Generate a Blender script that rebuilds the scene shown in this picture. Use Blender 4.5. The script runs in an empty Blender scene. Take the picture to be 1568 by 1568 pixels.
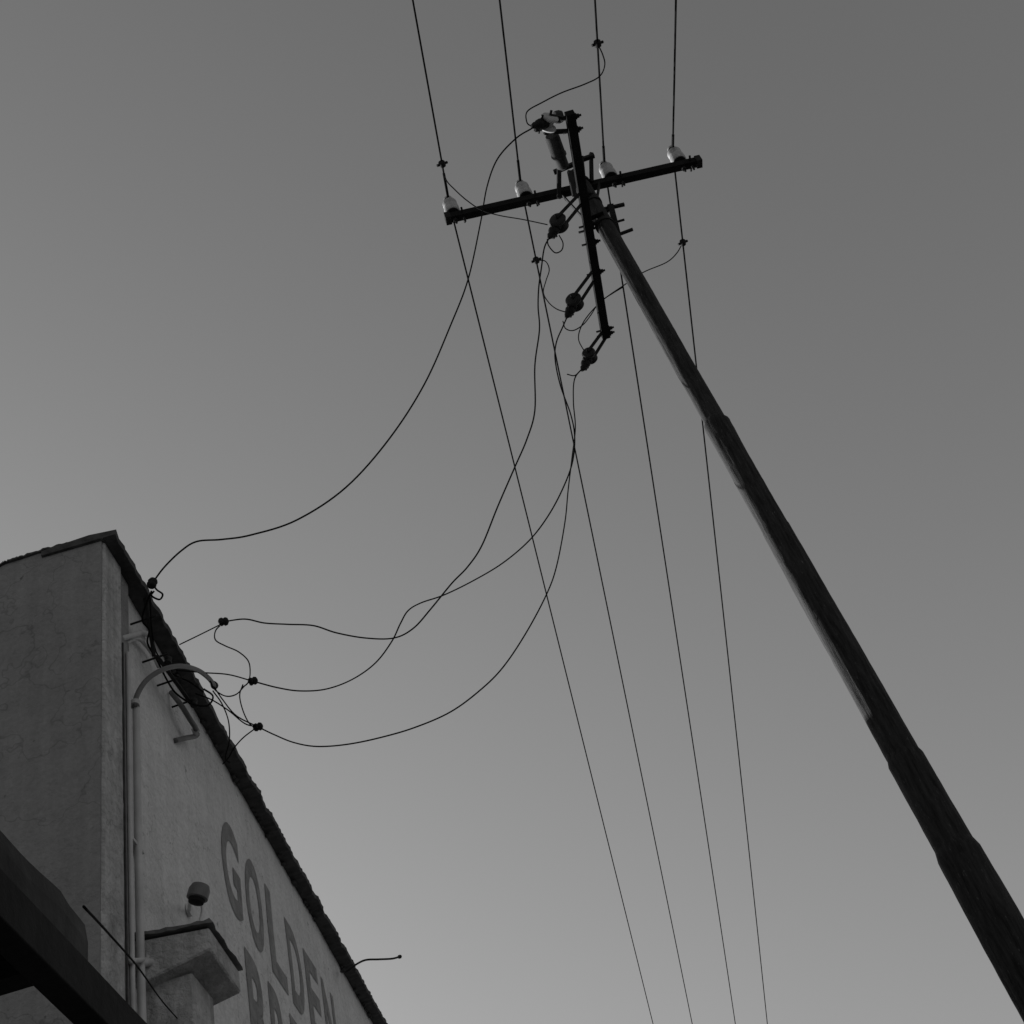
import bpy, bmesh, math, random
from mathutils import Vector, Matrix, noise
random.seed(7)
scene=bpy.context.scene
# World frame: X across the street, Y along the street, Z up, eye height H.
H=1.6
F=1983.0
U=Vector((-619,-1914,1983)).normalized()
W=Vector((491,1896,1983)).normalized()
W=(W-U*W.dot(U)).normalized()
X=W.cross(U).normalized()
def toworld(v): return Vector((v.dot(X),v.dot(W),v.dot(U)))
def ray(px,py): return toworld(Vector((px-784,py-784,F)))
O=Vector((0,0,H))
SH=0.022
# survey helper: intersects a sight line with a REAL plane of the scene (wall plane, arm level, ...)
def P(px,py,x=None,y=None,z=None,d=None):
    r=ray(px,py)
    if x is not None: s=(x+SH*5.33)/(r.x+SH*r.y)      # plane parallel to the street wall
    elif y is not None: s=y/r.y
    elif z is not None: s=z/r.z
    else: s=d/F
    return O+r*s
def shear(o):
    for v in o.data.vertices: v.co.x-=SH*(v.co.y-5.33)
    return o
def depth(p):
    return (p-O).dot(toworld(Vector((0,0,1))))
# ---------------- camera
cam=bpy.data.cameras.new("camera"); co=bpy.data.objects.new("camera",cam); scene.collection.objects.link(co)
r=toworld(Vector((1,0,0))); u=toworld(Vector((0,-1,0))); b=toworld(Vector((0,0,-1)))
M=Matrix(((r.x,u.x,b.x,0),(r.y,u.y,b.y,0),(r.z,u.z,b.z,H),(0,0,0,1)))
co.matrix_world=M
cam.sensor_width=36; cam.lens=36*F/1568; cam.clip_end=3000; cam.clip_start=0.05
scene.camera=co
scene.view_settings.view_transform='Standard'; scene.view_settings.look='None'; scene.view_settings.exposure=0
# ---------------- world
SUN_EL=math.radians(16.0)
s=Vector((-0.76,0.65,0)).normalized()
az=math.atan2(s.x,s.y)
w=bpy.data.worlds.new("World"); scene.world=w; w.use_nodes=True
nt=w.node_tree; nt.nodes.clear()
out=nt.nodes.new('ShaderNodeOutputWorld'); bg=nt.nodes.new('ShaderNodeBackground'); sky=nt.nodes.new('ShaderNodeTexSky')
sky.sky_type='NISHITA'; sky.sun_disc=False; sky.sun_elevation=SUN_EL; sky.sun_rotation=az
sky.air_density=1.0; sky.dust_density=1.3; sky.ozone_density=1.0
sp=nt.nodes.new('ShaderNodeSeparateColor')   # blue-sensitive monochrome film
nt.links.new(sky.outputs[0],sp.inputs[0]); nt.links.new(sp.outputs[2],bg.inputs[0]); nt.links.new(bg.outputs[0],out.inputs[0])
bg.inputs[1].default_value=0.083
sl=bpy.data.lights.new("sun",'SUN'); sl.energy=5.0; sl.angle=math.radians(0.5); sl.color=(1,1,1)
so=bpy.data.objects.new("sun",sl); scene.collection.objects.link(so)
sd=Vector((s.x*math.cos(SUN_EL),s.y*math.cos(SUN_EL),math.sin(SUN_EL)))
so.rotation_euler=sd.to_track_quat('Z','Y').to_euler(); so.location=(0,0,20)
# ---------------- materials
def mat(name,c,rough=0.8,var=0.15,scale=4,bump=0.2,bscale=40,streak=0.0,metal=0,crack=0,bdist=0.01,spec=0.5):
    m=bpy.data.materials.new(name); m.use_nodes=True; n=m.node_tree; N=n.nodes; L=n.links
    bs=N['Principled BSDF']; bs.inputs['Roughness'].default_value=rough; bs.inputs['Metallic'].default_value=metal
    bs.inputs['Specular IOR Level'].default_value=spec
    tc=N.new('ShaderNodeNewGeometry')
    def nz(sc,det=6,vec=None):
        t=N.new('ShaderNodeTexNoise'); t.inputs['Scale'].default_value=sc; t.inputs['Detail'].default_value=det
        t.inputs['Roughness'].default_value=0.6
        L.new(vec or tc.outputs['Position'],t.inputs['Vector']); return t
    a=nz(scale)
    mr=N.new('ShaderNodeMapRange'); mr.inputs[1].default_value=0.3; mr.inputs[2].default_value=0.7
    mr.inputs[3].default_value=c*(1-var); mr.inputs[4].default_value=c*(1+var)
    L.new(a.outputs['Fac'],mr.inputs[0]); val=mr.outputs[0]
    def mul(val,o_):
        mu=N.new('ShaderNodeMath'); mu.operation='MULTIPLY'; L.new(val,mu.inputs[0]); L.new(o_,mu.inputs[1]); return mu.outputs[0]
    if streak:
        mp=N.new('ShaderNodeMapping'); mp.inputs['Scale'].default_value=(9,9,0.5); L.new(tc.outputs['Position'],mp.inputs['Vector'])
        t=nz(1.5,8,mp.outputs[0]); m2=N.new('ShaderNodeMapRange'); m2.inputs[1].default_value=0.35; m2.inputs[2].default_value=0.7
        m2.inputs[3].default_value=1; m2.inputs[4].default_value=1-streak; L.new(t.outputs['Fac'],m2.inputs[0])
        val=mul(val,m2.outputs[0])
    if crack:
        dn=nz(2.0,4); ad=N.new('ShaderNodeVectorMath'); ad.operation='MULTIPLY_ADD'
        L.new(dn.outputs['Color'],ad.inputs[0]); ad.inputs[1].default_value=(0.8,0.8,0.8); L.new(tc.outputs['Position'],ad.inputs[2])
        v=N.new('ShaderNodeTexVoronoi'); v.feature='DISTANCE_TO_EDGE'; v.inputs['Scale'].default_value=0.7; L.new(ad.outputs[0],v.inputs['Vector'])
        m3=N.new('ShaderNodeMapRange'); m3.inputs[1].default_value=0.0; m3.inputs[2].default_value=0.005; m3.inputs[3].default_value=1-crack; m3.inputs[4].default_value=1
        L.new(v.outputs['Distance'],m3.inputs[0]); val=mul(val,m3.outputs[0])
        cn=nz(9,3); m4=N.new('ShaderNodeMapRange'); m4.inputs[1].default_value=0.69; m4.inputs[2].default_value=0.72; m4.inputs[3].default_value=1; m4.inputs[4].default_value=0.5
        L.new(cn.outputs['Fac'],m4.inputs[0]); val=mul(val,m4.outputs[0])
        fn=nz(45,4); m5=N.new('ShaderNodeMapRange'); m5.inputs[1].default_value=0.3; m5.inputs[2].default_value=0.7; m5.inputs[3].default_value=.90; m5.inputs[4].default_value=1.08
        L.new(fn.outputs['Fac'],m5.inputs[0]); val=mul(val,m5.outputs[0])
    cc=N.new('ShaderNodeCombineColor')
    for i in range(3): L.new(val,cc.inputs[i])
    L.new(cc.outputs[0],bs.inputs['Base Color'])
    if bump:
        bn=nz(bscale,8); bu=N.new('ShaderNodeBump'); bu.inputs['Strength'].default_value=bump; bu.inputs['Distance'].default_value=bdist
        L.new(bn.outputs['Fac'],bu.inputs['Height']); L.new(bu.outputs[0],bs.inputs['Normal'])
    return m
M_wall=mat("painted_plaster",0.74,0.85,0.09,1.7,0.8,9,0.14,crack=0.3,bdist=0.06)
M_pil=mat("stained_pilaster_plaster",0.56,0.85,0.25,7,0.9,16,0.35,crack=0.3,bdist=0.06)
M_side_shaded=mat("side_plaster_shade_toned",0.27,0.85,0.12,1.6,0.8,7,0.14,crack=0.3,bdist=0.06)  # greyer than the street wall: the side face's shade is put into the albedo
M_letter=mat("faded_sign_paint",0.27,0.8,0.28,9,0.6,12,0.25,crack=.2,bdist=.04)
M_cap=mat("weathered_capping",0.05,0.8,0.5,14,0.6,30)
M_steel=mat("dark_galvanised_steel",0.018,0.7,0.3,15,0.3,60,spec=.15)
M_porc=mat("porcelain",0.38,0.5,0.2,20,0.05,60,spec=.4)
M_porcd=mat("brown_porcelain",0.02,0.5,0.2,20,0.05,60,spec=.2)
M_fuse=mat("fuse_housing",0.045,0.8,0.3,20,0.2,60,spec=.2)
M_wire=mat("wire_insulation",0.010,0.9,0.2,5,0,60,spec=.05)
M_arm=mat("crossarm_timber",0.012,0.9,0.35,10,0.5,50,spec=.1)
M_pipe=mat("painted_pipe",0.56,0.6,0.15,6,0.3,30,0.2)
M_lamp=mat("lamp_enamel",0.12,0.5,0.2,12,0.2,30)
M_dark=mat("awning_dark_paint",0.055,0.8,0.4,5,0.5,30,.4,spec=.2)
M_beam=mat("awning_beam_paint",0.016,0.8,0.4,5,0.4,30,.3,spec=.2)
M_ground=mat("dry_ground",0.14,0.95,0.25,0.7,0.4,10)
M_asph=mat("asphalt",0.05,0.9,0.25,3,0.6,120)
M_conc=mat("concrete_paving",0.28,0.9,0.12,2,0.4,60)
M_line=mat("road_paint",0.7,0.8,0.1,10,0.2,60)
M_glass=mat("window_glass",0.03,0.08,0.1,2,0,60)
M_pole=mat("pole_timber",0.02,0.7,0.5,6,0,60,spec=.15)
n=M_pole.node_tree; g=[k for k in n.nodes if k.type=='NEW_GEOMETRY'][0]
def pn_(sc,rot,det):
    mp=n.nodes.new('ShaderNodeMapping'); mp.inputs['Scale'].default_value=sc; mp.inputs['Rotation'].default_value=rot; n.links.new(g.outputs['Position'],mp.inputs['Vector'])
    t=n.nodes.new('ShaderNodeTexNoise'); t.inputs['Scale'].default_value=1.3; t.inputs['Detail'].default_value=det; t.inputs['Roughness'].default_value=.7; n.links.new(mp.outputs[0],t.inputs['Vector']); return t
t=pn_((30,30,3.5),(0.02,0.03,0),10)
t2=pn_((70,70,16),(0,0,0),4)
bu=n.nodes.new('ShaderNodeBump'); bu.inputs['Strength'].default_value=0.6; bu.inputs['Distance'].default_value=0.014; n.links.new(t.outputs['Fac'],bu.inputs['Height'])
n.links.new(bu.outputs[0],n.nodes['Principled BSDF'].inputs['Normal'])
cr_=n.nodes.new('ShaderNodeMapRange'); cr_.inputs[1].default_value=.36; cr_.inputs[2].default_value=.68; cr_.inputs[3].default_value=.007; cr_.inputs[4].default_value=.042
n.links.new(t.outputs['Fac'],cr_.inputs[0])
# sparse pale flecks from thresholded noise
c2_=n.nodes.new('ShaderNodeMapRange'); c2_.inputs[1].default_value=.62; c2_.inputs[2].default_value=.74; c2_.inputs[3].default_value=0; c2_.inputs[4].default_value=.09
n.links.new(t2.outputs['Fac'],c2_.inputs[0])
sm=n.nodes.new('ShaderNodeMath'); sm.operation='ADD'; n.links.new(cr_.outputs[0],sm.inputs[0]); n.links.new(c2_.outputs[0],sm.inputs[1])
cc=[k for k in n.nodes if k.type=='COMBINE_COLOR'][0]
for i in range(3): n.links.new(sm.outputs[0],cc.inputs[i])
# ---------------- builders
def empty(name):
    e=bpy.data.objects.new(name,None); scene.collection.objects.link(e); e.empty_display_size=0.3; return e
def add(name,verts,faces,m,parent=None,smooth=False):
    me=bpy.data.meshes.new(name); me.from_pydata([tuple(v) for v in verts],[],faces); me.update()
    o=bpy.data.objects.new(name,me); scene.collection.objects.link(o); me.materials.append(m)
    if smooth:
        for p in me.polygons: p.use_smooth=True
    if parent: o.parent=parent
    return o
def cr(pts,n=8):
    pts=[Vector(p) for p in pts]
    if len(pts)<3: return pts
    q=[pts[0]*2-pts[1]]+pts+[pts[-1]*2-pts[-2]]
    res=[]
    for i in range(1,len(q)-2):
        a,b_,c,d=q[i-1:i+3]
        for k in range(n):
            t=k/n
            res.append(0.5*((2*b_)+(c-a)*t+(2*a-5*b_+4*c-d)*t*t+(3*b_-a-3*c+d)*t**3))
    res.append(pts[-1]); return res
def tube(name,pts,rad,m,parent=None,seg=8,smooth=True,interp=True,n=8):
    p=cr(pts,n) if interp else [Vector(q) for q in pts]
    V=[];Fc=[]
    up=Vector((0.3,0.5,0.8)).normalized()
    prev=None
    for i,c in enumerate(p):
        t=(p[min(i+1,len(p)-1)]-p[max(i-1,0)]).normalized()
        if prev is None:
            a=t.cross(up)
            if a.length<0.1: a=t.cross(Vector((1,0,0)))
            a.normalize()
        else:
            a=(prev-t*prev.dot(t)).normalized()
        prev=a; b_=t.cross(a)
        rr=rad if not callable(rad) else rad(i/(len(p)-1))
        for k in range(seg):
            an=2*math.pi*k/seg; V.append(c+(a*math.cos(an)+b_*math.sin(an))*rr)
    for i in range(len(p)-1):
        for k in range(seg):
            k2=(k+1)%seg; Fc.append((i*seg+k,i*seg+k2,(i+1)*seg+k2,(i+1)*seg+k))
    Fc.append(tuple(range(seg))[::-1]); Fc.append(tuple((len(p)-1)*seg+k for k in range(seg)))
    return add(name,V,Fc,m,parent,smooth)
def bar(name,A,B,wd,ht,m,parent=None,up=Vector((0,0,1)),bevel=0.004):
    A=Vector(A);B=Vector(B);t=(B-A).normalized(); sx=t.cross(up)
    if sx.length<0.05: sx=t.cross(Vector((1,0,0)))
    sx.normalize(); uz=sx.cross(t)
    V=[c+sx*(i*wd/2)+uz*(j*ht/2) for c in(A,B) for i,j in((-1,-1),(1,-1),(1,1),(-1,1))]
    Fc=[(3,2,1,0),(4,5,6,7),(0,1,5,4),(1,2,6,5),(2,3,7,6),(3,0,4,7)]
    o=add(name,V,Fc,m,parent)
    if bevel:
        md=o.modifiers.new('b','BEVEL'); md.width=bevel; md.segments=2
    return o
def box(name,lo,hi,m,parent=None,bevel=0.0):
    x0,y0,z0=lo;x1,y1,z1=hi
    V=[(x0,y0,z0),(x1,y0,z0),(x1,y1,z0),(x0,y1,z0),(x0,y0,z1),(x1,y0,z1),(x1,y1,z1),(x0,y1,z1)]
    Fc=[(0,3,2,1),(4,5,6,7),(0,1,5,4),(1,2,6,5),(2,3,7,6),(3,0,4,7)]
    o=add(name,V,Fc,m,parent)
    if bevel:
        md=o.modifiers.new('b','BEVEL'); md.width=bevel; md.segments=3
    return o
def lathe(name,prof,c,axis,m,parent=None,seg=24):
    c=Vector(c); ax=Vector(axis).normalized(); a=ax.cross(Vector((0.2,0.9,0.1)))
    if a.length<0.1:a=ax.cross(Vector((1,0,0)))
    a.normalize(); b_=ax.cross(a); V=[];Fc=[]
    for (rr,h) in prof:
        for k in range(seg):
            an=2*math.pi*k/seg; V.append(c+ax*h+(a*math.cos(an)+b_*math.sin(an))*rr)
    for i in range(len(prof)-1):
        for k in range(seg):
            k2=(k+1)%seg; Fc.append((i*seg+k,i*seg+k2,(i+1)*seg+k2,(i+1)*seg+k))
    Fc.append(tuple(range(seg))[::-1]); Fc.append(tuple((len(prof)-1)*seg+k for k in range(seg)))
    o=add(name,V,Fc,m,parent,True)
    md=o.modifiers.new('e','EDGE_SPLIT'); md.split_angle=math.radians(50)
    return o
# ================= utility pole
pole=empty("utility_pole")
def axx(z): return 2.18-0.0225*(z-3)   # z relative to eye height
prof=[(-1.6,.150),(0,.145),(3.38,.133),(3.44,.119),(4.06,.119),(4.10,.107),(6.16,.104),(6.18,.100),(7.0,.101),(7.40,.108),(7.45,.086),(9.5,.085),(11.46,.080),(11.52,.07)]
V=[];Fc=[];seg=48
zs=[]
for i in range(len(prof)-1):
    z0,r0=prof[i];z1,r1=prof[i+1]; nn=max(1,int((z1-z0)/0.03))
    for k in range(nn): zs.append((z0+(z1-z0)*k/nn,r0+(r1-r0)*k/nn))
zs.append(prof[-1])
for z,rr in zs:
    for k in range(seg):
        an=2*math.pi*k/seg
        d=noise.noise(Vector((math.cos(an)*3,math.sin(an)*3,z*0.9)))*0.006+noise.noise(Vector((math.cos(an)*9,math.sin(an)*9,z*1.4+9)))*0.002+noise.noise(Vector((math.cos(an)*6,math.sin(an)*6,z*12)))*0.002
        V.append((axx(z)+(rr+d)*math.cos(an),7.2+(rr+d)*math.sin(an),z+H))
for i in range(len(zs)-1):
    for k in range(seg):
        k2=(k+1)%seg; Fc.append((i*seg+k,i*seg+k2,(i+1)*seg+k2,(i+1)*seg+k))
Fc.append(tuple((len(zs)-1)*seg+k for k in range(seg)))
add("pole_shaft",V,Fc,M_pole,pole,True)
ZA=11.3
A1=P(683,335,z=ZA); B1=P(1072,247,z=ZA)
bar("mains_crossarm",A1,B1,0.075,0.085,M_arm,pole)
for i,e in enumerate((A1,B1)):
    d=(B1-A1).normalized()*(1 if i==0 else -1)
    bar("crossarm_end_band_%d"%i,e-d*0.01,e+d*0.05,0.095,0.105,M_steel,pole)
ins=[(693,320),(806,300),(936,264),(1043,248)]
tops=[]
adir=(B1-A1).normalized()
for i,(px,py) in enumerate(ins):
    rr_=ray(px,py)
    best=min((A1+(B1-A1)*k/400 for k in range(401)),key=lambda q:((q-O).normalized()-rr_.normalized()).length)
    base=best+Vector((0,0,0.045))
    tube("insulator_pin_%d"%i,[best-Vector((0,0,0.12)),base+Vector((0,0,.08))],0.011,M_steel,pole,interp=False)
    lathe("pin_nut_%d"%i,[(.024,-.085),(.024,-.055)],best,(0,0,1),M_steel,pole,6)
    lathe("porcelain_insulator_%d"%i,[(.040,.050),(.070,.045),(.078,.06),(.078,.13),(.074,.15),(.066,.16),(.064,.19),(.074,.205),(.074,.235),(.058,.255),(.040,.27),(.040,.285),(.048,.30),(.044,.325),(.0,.335)],base-Vector((0,0,.02)),(0,0,1),M_porc,pole)
    lathe("insulator_hollow_shade_%d"%i,[(.062,.0400),(.062,.0445)],base-Vector((0,0,.02)),(0,0,1),M_porcd,pole)  # solid dark disc painted for the shade inside the insulator's bottom opening
    tp=base+Vector((0,0,.262)); tops.append(tp)
    tube("tie_wire_%d"%i,[tp+Vector((.045*math.cos(a),.045*math.sin(a),.004*math.sin(a*2))) for a in [j*.7 for j in range(10)]],.007,M_wire,pole)
    q=best+adir*0.09
    tube("crossarm_bolt_%d"%i,[q+Vector((0,-.09,0)),q+Vector((0,.09,0))],0.011,M_steel,pole,interp=False)
    tube("arm_bolt_v_%d"%i,[q+Vector((0,0,-.12)),q+Vector((0,0,.06))],0.012,M_steel,pole,interp=False)
farpx=[(1000,1568),(1060,1568),(1126,1568),(1175,1568)]
nearpx=[(632,0),(765,0),(911,0),(1035,0)]
lines=[]
for i in range(4):
    t=tops[i]
    far=P(farpx[i][0],farpx[i][1],y=28.5)
    dirf=(far-t)
    pts=[]
    for k in range(1,25):
        q=k*0.125
        pts.append(t+dirf*q+Vector((0,0,0.12*(q*q-q))))
    nr=P(nearpx[i][0],nearpx[i][1],y=5.2)
    dn=(nr-t)
    pn=[]
    for k in range(1,30):
        q=k*0.5; pn.append(t+dn*q+Vector((0,0,0.012*(q*q-q))))
    full=pn[::-1]+[t+dn.normalized()*.08,t,t+dirf.normalized()*.08]+pts
    tube("power_line",full,0.0095,M_wire,None,seg=8,interp=False)
    tube("line_splice_%d"%i,[t+dn.normalized()*.30,t+dn.normalized()*.1,t,t+dirf.normalized()*.1,t+dirf.normalized()*.25],.014,M_wire,pole,6)
    lines.append((t,far,nr))
def proj(q):
    v=Vector(q)-O; c=X*v.x+W*v.y+U*v.z
    return 784+F*c.x/c.z,784+F*c.y/c.z
def onfar(i,py):
    t,f,nr=lines[i]
    return min((t+(f-t)*k/1000+Vector((0,0,.12*((k/1000)**2-k/1000))) for k in range(1001)),key=lambda q:abs(proj(q)[1]-py))
def onnear(i,py):
    t,f,nr=lines[i]
    return min((t+(nr-t)*k/1000*1.5 for k in range(1001)),key=lambda q:abs(proj(q)[1]-py))
def clamp(name,p,parent):
    lathe(name,[(.014,-.035),(.034,-.026),(.034,.026),(.014,.035)],p,(0.1,1,0.1),M_steel,parent,8)
    lathe(name+"_bolt",[(.014,-.06),(.014,.06)],p,(1,0.1,0.3),M_steel,parent,8)
c1=onnear(0,251); c3=onnear(2,67); c2=onfar(1,398); c4=onfar(3,372); c3b=onfar(2,440)
for i,c in enumerate((c1,c2,c3,c4)): clamp("line_clamp_%d"%i,c,pole)
def path(pxs,dA,dB):
    L=[0]
    for i in range(1,len(pxs)): L.append(L[-1]+math.hypot(pxs[i][0]-pxs[i-1][0],pxs[i][1]-pxs[i-1][1]))
    res=[]
    for p,l in zip(pxs,L):
        f=l/L[-1]; dd=1/((1-f)/dA+f/dB); res.append(P(p[0],p[1],d=dd))
    return res
ZB=10.5
S0=P(874,172,z=ZB); S1=P(926,516,z=ZB)
xs=(S0.x+S1.x)/2; S0.x=S1.x=xs
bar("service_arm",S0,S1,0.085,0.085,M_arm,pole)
def onarm(py): return min((S0+(S1-S0)*k/500 for k in range(501)),key=lambda q:abs(proj(q)[1]-py))
for i,py in enumerate((180,200,300,345,372,418,505,512)):
    q=onarm(py); tube("service_arm_bolt_%d"%i,[q-Vector((.09,0,0)),q+Vector((.10,0,0))],.011,M_steel,pole,interp=False)
    lathe("service_arm_washer_%d"%i,[(.03,0),(.03,.012)],q+Vector((.045,0,0)),(1,0,0),M_steel,pole,8)
    lathe("service_arm_nut_%d"%i,[(.02,0),(.02,.02)],q+Vector((.06,0,0)),(1,0,0),M_steel,pole,6)
px_=axx(ZB)
bar("arm_clamp_strap",(xs-.02,7.13,ZB+H+.06),(px_+.02,7.1,ZB+H+.06),.05,.012,M_steel,pole)
tube("through_bolt",[(xs-.1,7.2,ZB+H),(px_+.2,7.2,ZB+H)],.012,M_steel,pole,interp=False)
tube("through_bolt_main",[(axx(ZA),7.0,ZA+H),(axx(ZA),7.45,ZA+H)],.012,M_steel,pole,interp=False)
def br(name,a,b_,zz1,zz2,w_=.03,h_=.008):
    bar(name,P(a[0],a[1],z=zz1),P(b_[0],b_[1],z=zz2),w_,h_,M_steel,pole,bevel=0)
br("crossarm_brace_left",(862,300),(903,345),11.25,10.6,.045,.014)
br("crossarm_brace_right",(918,280),(908,345),11.25,10.6,.045,.014)
br("upright_bracket_a",(905,234),(906,278),11.55,11.3,.035,.03)
br("upright_bracket_b",(856,245),(856,304),11.5,11.2,.04,.03)
br("upright_bracket_c",(888,240),(893,290),11.5,11.2,.06,.05)
br("upright_bracket_d",(872,262),(880,300),11.3,11.0,.045,.03)
br("bracket_link_a",(848,264),(882,250),11.5,11.5,.04,.04)
br("bracket_link_b",(884,247),(910,238),11.5,11.5,.04,.04)
br("step_plate",(934,314),(946,362),10.8,10.5,.06,.05)
br("step_bolt_a",(926,320),(956,313),10.8,10.8,.03,.03)
br("step_bolt_b",(940,362),(969,351),10.5,10.5,.025,.025)
br("step_bolt_c",(908,328),(938,321),10.75,10.75,.03,.03)
for i,(zc,nm) in enumerate(((11.3,"a"),(10.9,"b"),(10.5,"c"))):
    lathe("pole_band_"+nm,[(.094,-.02),(.094,.02)],(axx(zc),7.2,zc+H),(0,0,1),M_steel,pole,28)
def shackle(i,pa,pb,m,sz=1.0):
    a=onarm(pa[1]); bd=depth(a)-0.10
    b_=P(pb[0],pb[1],d=bd)
    t=(b_-a).normalized()
    side=Vector((0,1,0)); side=(side-t*side.dot(t)).normalized()
    for sg,nm in((-1,"near"),(1,"far")):
        bar("shackle_strap_%d_%s"%(i,nm),a+side*sg*.055,b_+side*sg*.075,.034,.010,M_steel,pole,up=side,bevel=0)
    s=sz
    lathe("reel_insulator_%d"%i,[(.02,-.07),(.056*s,-.066),(.066*s,-.05),(.060*s,-.03),(.038*s,-.018),(.037*s,0),(.038*s,.018),(.060*s,.03),(.066*s,.05),(.056*s,.066),(.02,.07)],b_,side,m,pole)
    tube("shackle_pin_%d"%i,[b_-side*.115,b_+side*.11],.012,M_steel,pole,interp=False)
    lathe("shackle_pin_head_%d"%i,[(.024,0),(.024,.02)],b_+side*.09,side,M_steel,pole,6)
    g=(t+Vector((-.2,0,-.5))).normalized()
    lathe("dead_end_grip_%d"%i,[(.012,0),(.050,.01),(.056,.05),(.044,.06),(.052,.08),(.046,.11),(.030,.13),(.034,.15),(.012,.19)],b_+t*.02,g,M_steel,pole,10)
    bar("grip_wedge_%d"%i,b_+side*.03,b_+side*.03+g*.16,.05,.03,M_steel,pole)
    tube("grip_bolt_%d"%i,[b_+g*.10-side*.09,b_+g*.10+side*.08],.011,M_steel,pole,interp=False)
    return b_+g*.15
a1=shackle(1,(878,190),(840,188),M_porc,1.25)
a2=shackle(2,(890,300),(856,342),M_porcd,1.25)
a3=shackle(3,(911,418),(880,463),M_porcd,1.25)
a4=shackle(4,(925,510),(903,545),M_porcd,1.1)
fa=P(844,206,z=10.6); fb=P(863,258,z=10.6)
fd=(fb-fa); fl=fd.length
lathe("service_fuse_body",[(.03,0),(.058,.01),(.068,.04),(.068,fl*.55),(.074,fl*.57),(.074,fl*.62),(.06,fl*.64),(.06,fl*.92),(.03,fl)],fa,fd,M_fuse,pole)
lathe("service_fuse_cap",[(.03,0),(.055,.01),(.06,.05),(.05,.08),(.02,.09)],P(848,180,z=10.6),(1,.2,.1),M_fuse,pole)
bar("fuse_bracket",P(848,203,z=10.55),P(888,200,z=10.55),.035,.015,M_steel,pole)
bar("fuse_bracket_upper",P(836,178,z=10.55),P(872,182,z=10.55),.035,.015,M_steel,pole)
dA=depth(a1)
J=.0062
tube("jumper_a",[c3]+path([(923,84),(926,100),(918,117),(895,129),(860,142),(830,157),(808,170),(806,184),(812,192),(830,188)],depth(c3),dA),J,M_wire,pole,6)
tube("jumper_b",[c1]+path([(683,275),(696,290),(715,307),(738,322),(765,330),(800,336),(838,344)],depth(c1),depth(a2)),J,M_wire,pole,6)
tube("jumper_c",[c2]+path([(835,400),(841,413),(836,430),(832,448),(840,463),(852,473),(866,478)],depth(c2),depth(a3)),J,M_wire,pole,6)
tube("jumper_d",[c4]+path([(1036,388),(1020,402),(985,417),(955,437),(925,458),(903,480),(890,500),(886,520),(896,540)],depth(c4)+.1,depth(a4)+.2),J,M_wire,pole,6)
tube("jumper_e",[c3b]+path([(940,448),(918,463),(905,482),(893,497),(878,506),(866,503),(862,492)],depth(c3b),depth(a3)),J,M_wire,pole,6)
tube("jumper_f",path([(838,366),(840,376),(850,387),(860,383),(862,372),(856,360)],depth(a2),depth(a2)),J,M_wire,pole,6)
tube("tail_wire",path([(868,573),(880,575),(890,566)],depth(a4),depth(a4)),J,M_wire,pole,6)
# ================= building
XW=-2.25; XP=-2.21; YC=5.33; ZT=6.0
bld=empty("corner_shop_building")
def wx(y,z): return noise.noise(Vector((y*1.3,z*1.3,3)))*.010+noise.noise(Vector((y*5,z*5,8)))*.002
def wallgrid(name,x,y0,y1,z0,z1,dy,dz,m):
    ny=int((y1-y0)/dy);nz_=int((z1-z0)/dz);V=[];Fc=[]
    for j in range(nz_+1):
        for i in range(ny+1):
            y=y0+(y1-y0)*i/ny; z=z0+(z1-z0)*j/nz_
            V.append((x+wx(y,z),y,z))
    for j in range(nz_):
        for i in range(ny):
            a=j*(ny+1)+i; Fc.append((a,a+1,a+ny+2,a+ny+1))
    return add(name,V,Fc,m,bld,True)
shear(wallgrid("street_wall",XW,5.55,24,0,ZT+H-0.002,.05,.05,M_wall))
shear(box("wall_core",(-2.55,5.6,0),(XW-.02,24,ZT+H-.01),M_wall,bld))
box("side_and_rear_block",(-9,5.75,0),(-3.2,24,5.2+H),M_side_shaded,bld)
V=[];Fc=[];NZ=150
for i in range(NZ+1):
    z=(ZT+H-.003)*i/NZ
    j1=noise.noise(Vector((z*6,1,1)))*.006+noise.noise(Vector((z*22,4,1)))*.003; j2=noise.noise(Vector((z*7,9,1)))*.007+noise.noise(Vector((z*20,2,9)))*.004
    for x,y in((-2.55,YC+.003),(XP-.014+j1*.3,YC+.003),(XP-.002+j1*.5,YC+.014+j1*.4),(XP+j2*.4,5.58+j2),(XP-.012,5.60+j2),(-2.55,5.60)): V.append((x,y,z))
for i in range(NZ):
    for k in range(6):
        k2=(k+1)%6; Fc.append((i*6+k,i*6+k2,(i+1)*6+k2,(i+1)*6+k))
Fc.append(tuple(NZ*6+k for k in range(6)))
add("corner_pilaster",V,Fc,M_pil,bld)
ol=[(XP-.016,0),(XP-.016,ZT+H-.005)]
for px,py in((140,829),(100,836),(60,847),(30,857),(10,863),(0,868)):
    q=P(px,py,y=YC-.01); ol.append((q.x,q.z-.0))
lx,lz=ol[-1]
ol+=[(lx-.05,lz-.02),(lx-.10,lz-.08),(lx-.12,lz-.2),(lx-.12,lz-.6),(-9,lz-.6),(-9,0)]
V=[(x,YC-.01,z) for x,z in ol]+[(x,5.74,z) for x,z in ol]; n_=len(ol)
Fc=[tuple(range(n_))[::-1],tuple(range(n_,2*n_))]+[(i,(i+1)%n_,n_+(i+1)%n_,n_+i) for i in range(n_)]
add("side_wall",V,Fc,M_side_shaded,bld)
cp=[Vector((x,0,z)) for x,z in ol[1:9]]; cp[0].x+=.016
cs=cr(cp,10); V=[];Fc=[]
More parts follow.
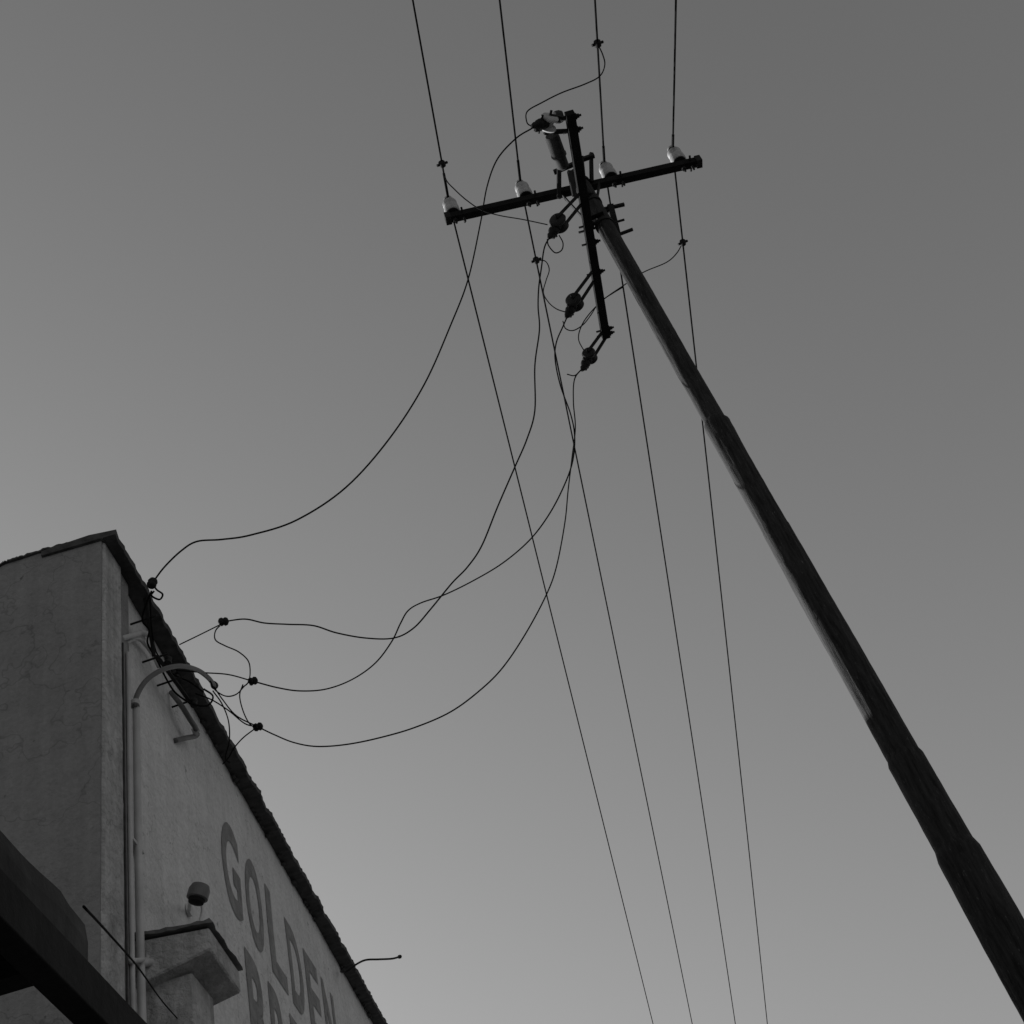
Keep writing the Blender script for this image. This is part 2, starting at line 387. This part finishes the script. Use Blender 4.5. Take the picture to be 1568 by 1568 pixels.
for i,c in enumerate(cs):
    j=random.uniform(-.005,.005); k=random.uniform(-.004,.004)
    for yy,zz in((YC-.028+j,-.003),(YC-.028+j,.010+k),(5.74,.010),(5.74,-.003)): V.append((c.x,yy,c.z+zz))
for i in range(len(cs)-1):
    for k in range(4):
        k2=(k+1)%4; Fc.append((i*4+k,(i+1)*4+k,(i+1)*4+k2,i*4+k2))
Fc.append((0,1,2,3)); add("side_capping",V,Fc,M_cap,bld)
V=[];Fc=[];N_=520
for i in range(N_+1):
    y=YC-.03+(24-YC)*i/N_
    g=noise.noise(Vector((y*5,0,0)))*.014*min(1,max(0,(y-6.8)))
    k=random.uniform(-.006,.006)+g; k2=random.uniform(-.005,.005)+g*.6
    sect=[(-2.60,ZT),(-2.135+k,ZT-.004+k2),(-2.13+k,ZT+.035+k2),(-2.30,ZT+.055+k2),(-2.60,ZT+.04)]
    for x,z in sect: V.append((x,y,z+H))
for i in range(N_):
    for k in range(5):
        k2=(k+1)%5; Fc.append((i*5+k,(i+1)*5+k,(i+1)*5+k2,i*5+k2))
Fc.append((0,1,2,3,4)); Fc.append(tuple(N_*5+k for k in range(5))[::-1])
shear(add("parapet_capping",V,Fc,M_cap,bld))
for i in range(60):
    y=random.uniform(6.6,14); a=random.uniform(.008,.022)
    shear(lathe("mortar_lump_%d"%i,[(a*.3,-a),(a,-a*.4),(a,a*.4),(a*.3,a)],(XW+.02,y,ZT+H-.012-random.random()*.015),(random.random(),1,random.random()),M_cap,bld,7))
def letter(ch,y0,y1,z0,z1,idx):
    cu=bpy.data.curves.new("t",'FONT'); cu.body=ch; cu.size=1; cu.offset=0.03; cu.resolution_u=6
    o=bpy.data.objects.new("t",cu); scene.collection.objects.link(o)
    bpy.context.view_layer.update()
    me=bpy.data.meshes.new_from_object(o); bpy.data.objects.remove(o)
    xs_=[v.co.x for v in me.vertices]; ys_=[v.co.y for v in me.vertices]
    a,b_,c,d=min(xs_),max(xs_),min(ys_),max(ys_)
    for v in me.vertices:
        yy=y0+(v.co.x-a)/(b_-a)*(y1-y0); zz=z0+(v.co.y-c)/(d-c)*(z1-z0)
        v.co=(0,yy,zz+H)
    bm=bmesh.new(); bm.from_mesh(me); bmesh.ops.triangulate(bm,faces=bm.faces)
    for k in range(5):
        ed=[e for e in bm.edges if e.calc_length()>.06]
        if not ed: break
        bmesh.ops.subdivide_edges(bm,edges=ed,cuts=1); bmesh.ops.triangulate(bm,faces=bm.faces)
    for v in bm.verts:
        v.co.x=XW+wx(v.co.y,v.co.z)+.004
    bm.to_mesh(me); bm.free()
    me.name="letter_"+ch; me.materials.append(M_letter)
    o=bpy.data.objects.new("sign_letter_%d"%idx,me); scene.collection.objects.link(o); o.parent=bld; shear(o)
idx=0
for row,(txt,ys,zt,zb) in enumerate((("GOLDEN",7.55,5.45,4.72),("BREWERY",7.93,4.57,3.75))):
    for k,ch in enumerate(txt):
        letter(ch,ys+k*.55,ys+k*.55+.42,zb,zt,idx); idx+=1
def wp(px,py,off=.03): return P(px,py,x=XW+off)
def vpipe(name,px,py0,zlow,rad,off,m=M_pipe):
    a=wp(px,py0,off); b_=Vector((a.x,a.y,zlow)); k=6
    pts=[a+(b_-a)*i/k+Vector((0,random.uniform(-.006,.006),0)) for i in range(k+1)]
    return tube(name,pts,rad,m,bld,10)
vpipe("conduit_a",196,1000,0,.013,.045)
vpipe("conduit_b",208,1080,0,.022,.045)
vpipe("pilaster_gap_shade",188,985,0,.007,.035,M_cap)  # thin dark tube added to draw the shadowed gap along the pilaster edge
for i,z in enumerate((4.6,3.9,3.2)):
    q=wp(208,1085,.035); bar("pipe_saddle_%d"%i,(q.x-.01,q.y-.13,z+H-.5),(q.x-.01,q.y+.05,z+H-.5),.05,.02,M_pipe,bld)
tube("service_entry_gooseneck",[wp(206,1082,.045),wp(210,1064,.05),wp(224,1042,.10),wp(248,1026,.17),wp(275,1020,.22),wp(300,1025,.24),wp(318,1037,.24),wp(330,1052,.22)],.016,M_lamp,bld,12)
lathe("gooseneck_collar",[(.028,-.02),(.028,.02)],wp(207,1078,.045),(0,0.3,1),M_pipe,bld,12)
lathe("gooseneck_mouth",[(.022,-.03),(.026,.0),(.026,.02)],wp(328,1049,.22),wp(330,1054,.22)-wp(318,1037,.24),M_steel,bld,12)
tube("bracket_pipe",[wp(262,1060,.02),wp(276,1078,.08),wp(290,1100,.10),wp(300,1116,.10),wp(301,1126,.08),wp(285,1130,.05),wp(268,1134,.01)],.018,M_lamp,bld,10)
lathe("bracket_pipe_flange",[(.030,-.02),(.030,.02)],wp(300,1120,.09),(1,0,0.2),M_pipe,bld,12)
tube("wall_anchor",[wp(186,978,.02),wp(200,974,.05),wp(218,969,.05),wp(228,972,.03)],.018,M_pipe,bld,10)
tube("wall_anchor_tail",[wp(192,985,.02),wp(212,978,.04),wp(232,1000,.04),wp(243,1022,.05)],.012,M_pipe,bld,8)
bar("service_rack_upright",P(222,915,x=-2.16),P(236,1005,x=-2.16),.025,.012,M_steel,bld)
bar("service_rack_rail",P(240,1004,x=-2.12),P(296,1082,x=-2.12),.025,.016,M_steel,bld)
for i,(px,py) in enumerate(((228,948),(246,1006),(268,1042),(290,1075))):
    q=P(px,py,x=-2.12); tube("rack_bolt_%d"%i,[q-Vector((.12,0,0)),q+Vector((.05,0,.01))],.007,M_steel,bld,interp=False)
for i,(px,py) in enumerate(((250,1010),(290,1075))):
    q=P(px,py,x=-2.12)
    lathe("rack_reel_%d"%i,[(.010,-.03),(.022,-.026),(.024,-.015),(.015,0),(.024,.015),(.022,.026),(.010,.03)],q+Vector((.03,0,-.02)),(0,0.2,1),M_porcd,bld,14)
E1=P(233,893,x=-2.02); E2=P(342,952,x=-1.80); E3=P(387,1043,x=-1.80); E4=P(395,1113,x=-1.85)
for i,(e,dd) in enumerate(((E1,(.3,.1,1)),(E2,(1,.4,.1)),(E3,(1,.3,.2)),(E4,(1,.3,.2)))):
    lathe("strain_insulator_%d"%i,[(.008,-.036),(.025,-.028),(.031,-.012),(.024,0),(.031,.012),(.025,.028),(.008,.036)],e,dd,M_steel,bld,14)
    tube("insulator_bolt_%d"%i,[e-Vector((0,.03,.03)),e+Vector((0,.03,.03))],.007,M_steel,bld,interp=False)
def bw_(name,pxs,dA,dB,r_=.006): tube(name,path(pxs,dA,dB),r_*.8,M_wire,bld,6)
d1,d2,d3,d4=map(depth,(E1,E2,E3,E4))
dw=depth(P(260,1000,x=-2.12))
bw_("stay_a",[(342,954),(310,970),(275,987)],d2,dw,.006)
bw_("tail_a",[(340,955),(330,966),(330,980),(345,989),(365,998),(380,1012),(383,1030),(380,1045),(372,1052)],d2,d3,.006)
bw_("stay_b",[(387,1043),(350,1033),(312,1030),(270,1026)],d3,dw,.006)
bw_("tail_b",[(387,1040),(375,1050),(362,1063),(346,1066),(330,1057),(322,1043)],d3,dw+.1,.006)
bw_("tail_c",[(372,1048),(367,1065),(372,1088),(382,1108),(394,1116)],d3,d4,.006)
bw_("stay_c",[(395,1113),(362,1096),(340,1070),(328,1052)],d4,dw+.2,.006)
bw_("stay_d",[(395,1113),(375,1108),(350,1088),(325,1072),(300,1062)],d4,dw+.2,.006)
bw_("tail_d",[(390,1116),(372,1130),(358,1146),(350,1160),(341,1170)],d4,d4+.15,.006)
bw_("tail_e",[(326,1058),(340,1078),(350,1105),(351,1135),(345,1160),(352,1168)],dw+.2,d4+.1,.006)
bw_("tail_f",[(233,893),(240,903),(249,910),(244,918),(232,912),(236,905)],d1,d1,.008)
bw_("tail_g",[(232,905),(222,930),(218,950),(228,965),(226,985),(240,1010),(255,1040),(270,1062),(295,1078),(318,1080),(326,1066),(312,1055)],d1,dw+.1,.008)
bw_("tail_h",[(230,915),(232,960),(240,1000),(262,1030),(290,1044),(312,1060)],d1,dw+.1,.006)
def serv(a,pxs,e):
    pt=path([proj(a)]+pxs+[proj(e)],depth(a),depth(e))
    tube("service_cable",pt,lambda f:.0070-.0014*f,M_wire,None,6)
serv(a1,[(812,198),(790,212),(762,243),(746,285),(736,340),(717,427),(690,498),(650,588),(596,672),(530,746),(455,796),(385,819),(340,826),(302,829),(278,843),(252,868)],E1)
serv(a2,[(834,378),(829,410),(825,440),(824,470),(826,505),(819,560),(819,628),(807,672),(788,716),(762,776),(738,835),(716,868),(692,893),(660,932),(633,962),(603,977),(560,977),(515,969),(480,958),(440,956),(405,954),(375,948)],E2)
serv(a3,[(862,500),(852,524),(850,550),(858,590),(874,635),(880,670),(876,710),(860,752),(838,792),(810,828),(770,862),(725,889),(680,911),(645,923),(625,935),(613,955),(600,982),(575,1015),(540,1040),(500,1055),(460,1058),(425,1053)],E3)
serv(a4,[(880,580),(878,615),(881,655),(876,700),(870,750),(865,800),(852,868),(836,912),(805,970),(770,1022),(735,1057),(690,1090),(635,1114),(580,1130),(530,1140),(485,1143),(450,1137),(420,1125)],E4)
# wall lamp
lamp=empty("wall_floodlight")
lq=P(304,1368,x=XW+.22)
tube("lamp_arm",[P(290,1396,x=XW+.005),P(292,1378,x=XW+.12),P(300,1372,x=XW+.2)],.012,M_pipe,lamp,8)
lathe("lamp_housing",[(.02,.05),(.05,.045),(.060,.02),(.060,-.03),(.052,-.035)],lq,(.35,0,1),M_lamp,lamp,20)
lathe("lamp_lens",[(.048,-.036),(.043,-.055),(.02,-.065)],lq,(.35,0,1),M_beam,lamp,20)
lathe("lamp_flange",[(.04,0),(.04,.02)],P(288,1394,x=XW+.01),(1,0,0),M_pipe,lamp,16)
tube("lamp_cable",[P(308,1382,x=XW+.2),P(309,1395,x=XW+.2),P(306,1410,x=XW+.2),P(305,1424,x=XW+.2)],.006,M_pipe,lamp,6)
# concrete hood
hx=-1.873
V=[(XW-.06,5.85,3.58+H),(hx,5.85,3.53+H),(hx,6.32,3.50+H),(XW-.06,6.32,3.56+H)]
V2=[(x,y,z+dz) for (x,y,z),dz in zip(V,(-.26,-.12,-.12,-.26))]
hood=add("meter_box_hood",V+V2,[(0,1,2,3),(7,6,5,4),(0,4,5,1),(1,5,6,2),(2,6,7,3),(3,7,4,0)],M_pil,bld)
hood.modifiers.new('b','BEVEL').width=.008
V=[];Fc=[]
per=[]
cor=[(XW-.06,5.83,3.592),(hx+.02,5.83,3.542),(hx+.02,6.34,3.512),(XW-.06,6.34,3.572)]
for a_ in range(3):
    c0=Vector(cor[a_]);c1_=Vector(cor[a_+1])
    for k in range(14): per.append(c0.lerp(c1_,k/14))
per.append(Vector(cor[3]))
cen=Vector((XW-.06,6.08,3.585))
n2=len(per)
for q in per:
    j=random.uniform(-.008,.008); V.append((q.x+j,q.y+j,q.z+H+random.uniform(-.004,.004)))
for q in per: V.append((q.x-.01,q.y,q.z+H+.022+random.uniform(-.006,.006)))
V.append((cen.x,cen.y,cen.z+H)); V.append((cen.x,cen.y,cen.z+H+.035))
for i in range(n2-1):
    Fc.append((i,i+1,n2+i+1,n2+i)); Fc.append((i+1,i,2*n2)); Fc.append((n2+i,n2+i+1,2*n2+1))
add("hood_lid",V,Fc,M_lamp,bld)
box("meter_box",(XW-.06,5.93,2.9+H),(-2.0,6.25,3.36+H),M_pil,bld,.01)
tube("conduit_elbow",[wp(212,1476,.04),wp(232,1474,.08),wp(262,1482,.12),wp(288,1502,.13),wp(304,1530,.12),wp(308,1560,.1),wp(309,1600,.08)],.020,M_pipe,bld,10)
tube("conduit_cross",[wp(200,1472,.05),wp(225,1470,.06),wp(226,1436,.05)],.014,M_pipe,bld,10,interp=False)
tube("overflow_spur",[P(522,1488,x=XW+.02),P(530,1488,x=-2.12),P(545,1477,x=-2.02),P(560,1470,x=-1.95),P(580,1469,x=-1.85),P(600,1468,x=-1.75),P(612,1465,x=-1.70)],.009,M_steel,bld,8)
lathe("spur_tip",[(.008,-.02),(.018,-.01),(.018,.01),(.008,.02)],P(612,1465,x=-1.70),(1,0,0),M_steel,bld,10)
for i,y in enumerate((8.5,12.5,16.5)):
    shear(box("shop_window_%d"%i,(XW,y,.7),(XW+.03,y+2.2,2.5),M_glass,bld))
    for k,(a,b_) in enumerate((((y-.06,.64),(y+2.26,.70)),((y-.06,2.5),(y+2.26,2.56)),((y-.06,.7),(y,2.5)),((y+2.2,.7),(y+2.26,2.5)),((y+1.07,.7),(y+1.13,2.5)))):
        shear(box("window_frame_%d_%d"%(i,k),(XW,a[0],a[1]),(XW+.06,b_[0],b_[1]),M_pipe,bld))
shear(box("shop_door",(XW,11.0,.15),(XW+.04,12.0,2.3),M_dark,bld))
# ================= awning of the neighbouring shop
aw=empty("verandah_awning")
bx=-1.06
box("fascia_beam",(bx-.06,-4,1.40+H),(bx,5.2,1.50+H),M_beam,aw,.004)
V=[];Fc=[];NY=140
for i in range(NY+1):
    y=-4+6.5*i/NY
    e1=noise.noise(Vector((y*3,0,0)))*.006+.022*(y-1.8)
    e2=noise.noise(Vector((y*4,5,0)))*.008
    if i>NY-3: e1-=.012
    for x,z in((bx-.075,1.512),(bx-.012+e2*.4,1.506+e2*.3),(bx-.012+e2,1.555+e1*.5),(bx-.02+e2,1.600+e1),(bx-.12,1.63+e1),(bx-.14,1.60)): V.append((x,y,z+H))
for i in range(NY):
    for k in range(6):
        k2=(k+1)%6; Fc.append((i*6+k,(i+1)*6+k,(i+1)*6+k2,i*6+k2))
Fc.append(tuple(NY*6+k for k in range(6))[::-1])
add("roof_edge_flashing",V,Fc,M_dark,aw)
box("roof_sheet",(-3.2,-4,1.52+H),(bx-.14,2.45,1.54+H),M_dark,aw)
for i in range(8):
    y=-3.6+i*.85
    box("rafter_%d"%i,(-3.2,y,1.44+H),(bx-.062,y+.06,1.518+H),M_beam,aw)
for i,x in enumerate((-2.6,-1.9,-1.4)): box("purlin_%d"%i,(x,-4,1.38+H),(x+.05,2.4,1.438+H),M_beam,aw)
for i,y in enumerate((-3.9,.6,5.1)):
    tube("post_%d"%i,[(bx-.03,y,0),(bx-.03,y,1.398+H)],.04,M_beam,aw,14,interp=False)
box("shop_wall",(-3.5,-4,0),(-3.21,5.3,1.75+H),M_side_shaded,aw)
tube("stay_cable",[P(128,1388,x=bx-.04),P(165,1428,x=-1.3),P(212,1482,x=-1.6),P(250,1535,x=-1.9),P(285,1574,x=-2.2)],.0032,M_wire,aw,6)
# ================= ground
box("ground",(-600,-600,-.5),(600,600,-.02),M_ground)
box("footpath",(-9,-60,-.1),(3.0,120,.0),M_conc)
box("kerb",(3.002,-60,-.3),(3.15,120,.004),M_conc,None,.01)
road=box("road",(3.152,-60,-.3),(12,120,-.012),M_asph)
for i in range(14): 
    o=box("centre_line_%d"%i,(7.4,-40+i*9,-.011),(7.52,-37+i*9,-.006),M_line); o.parent=road
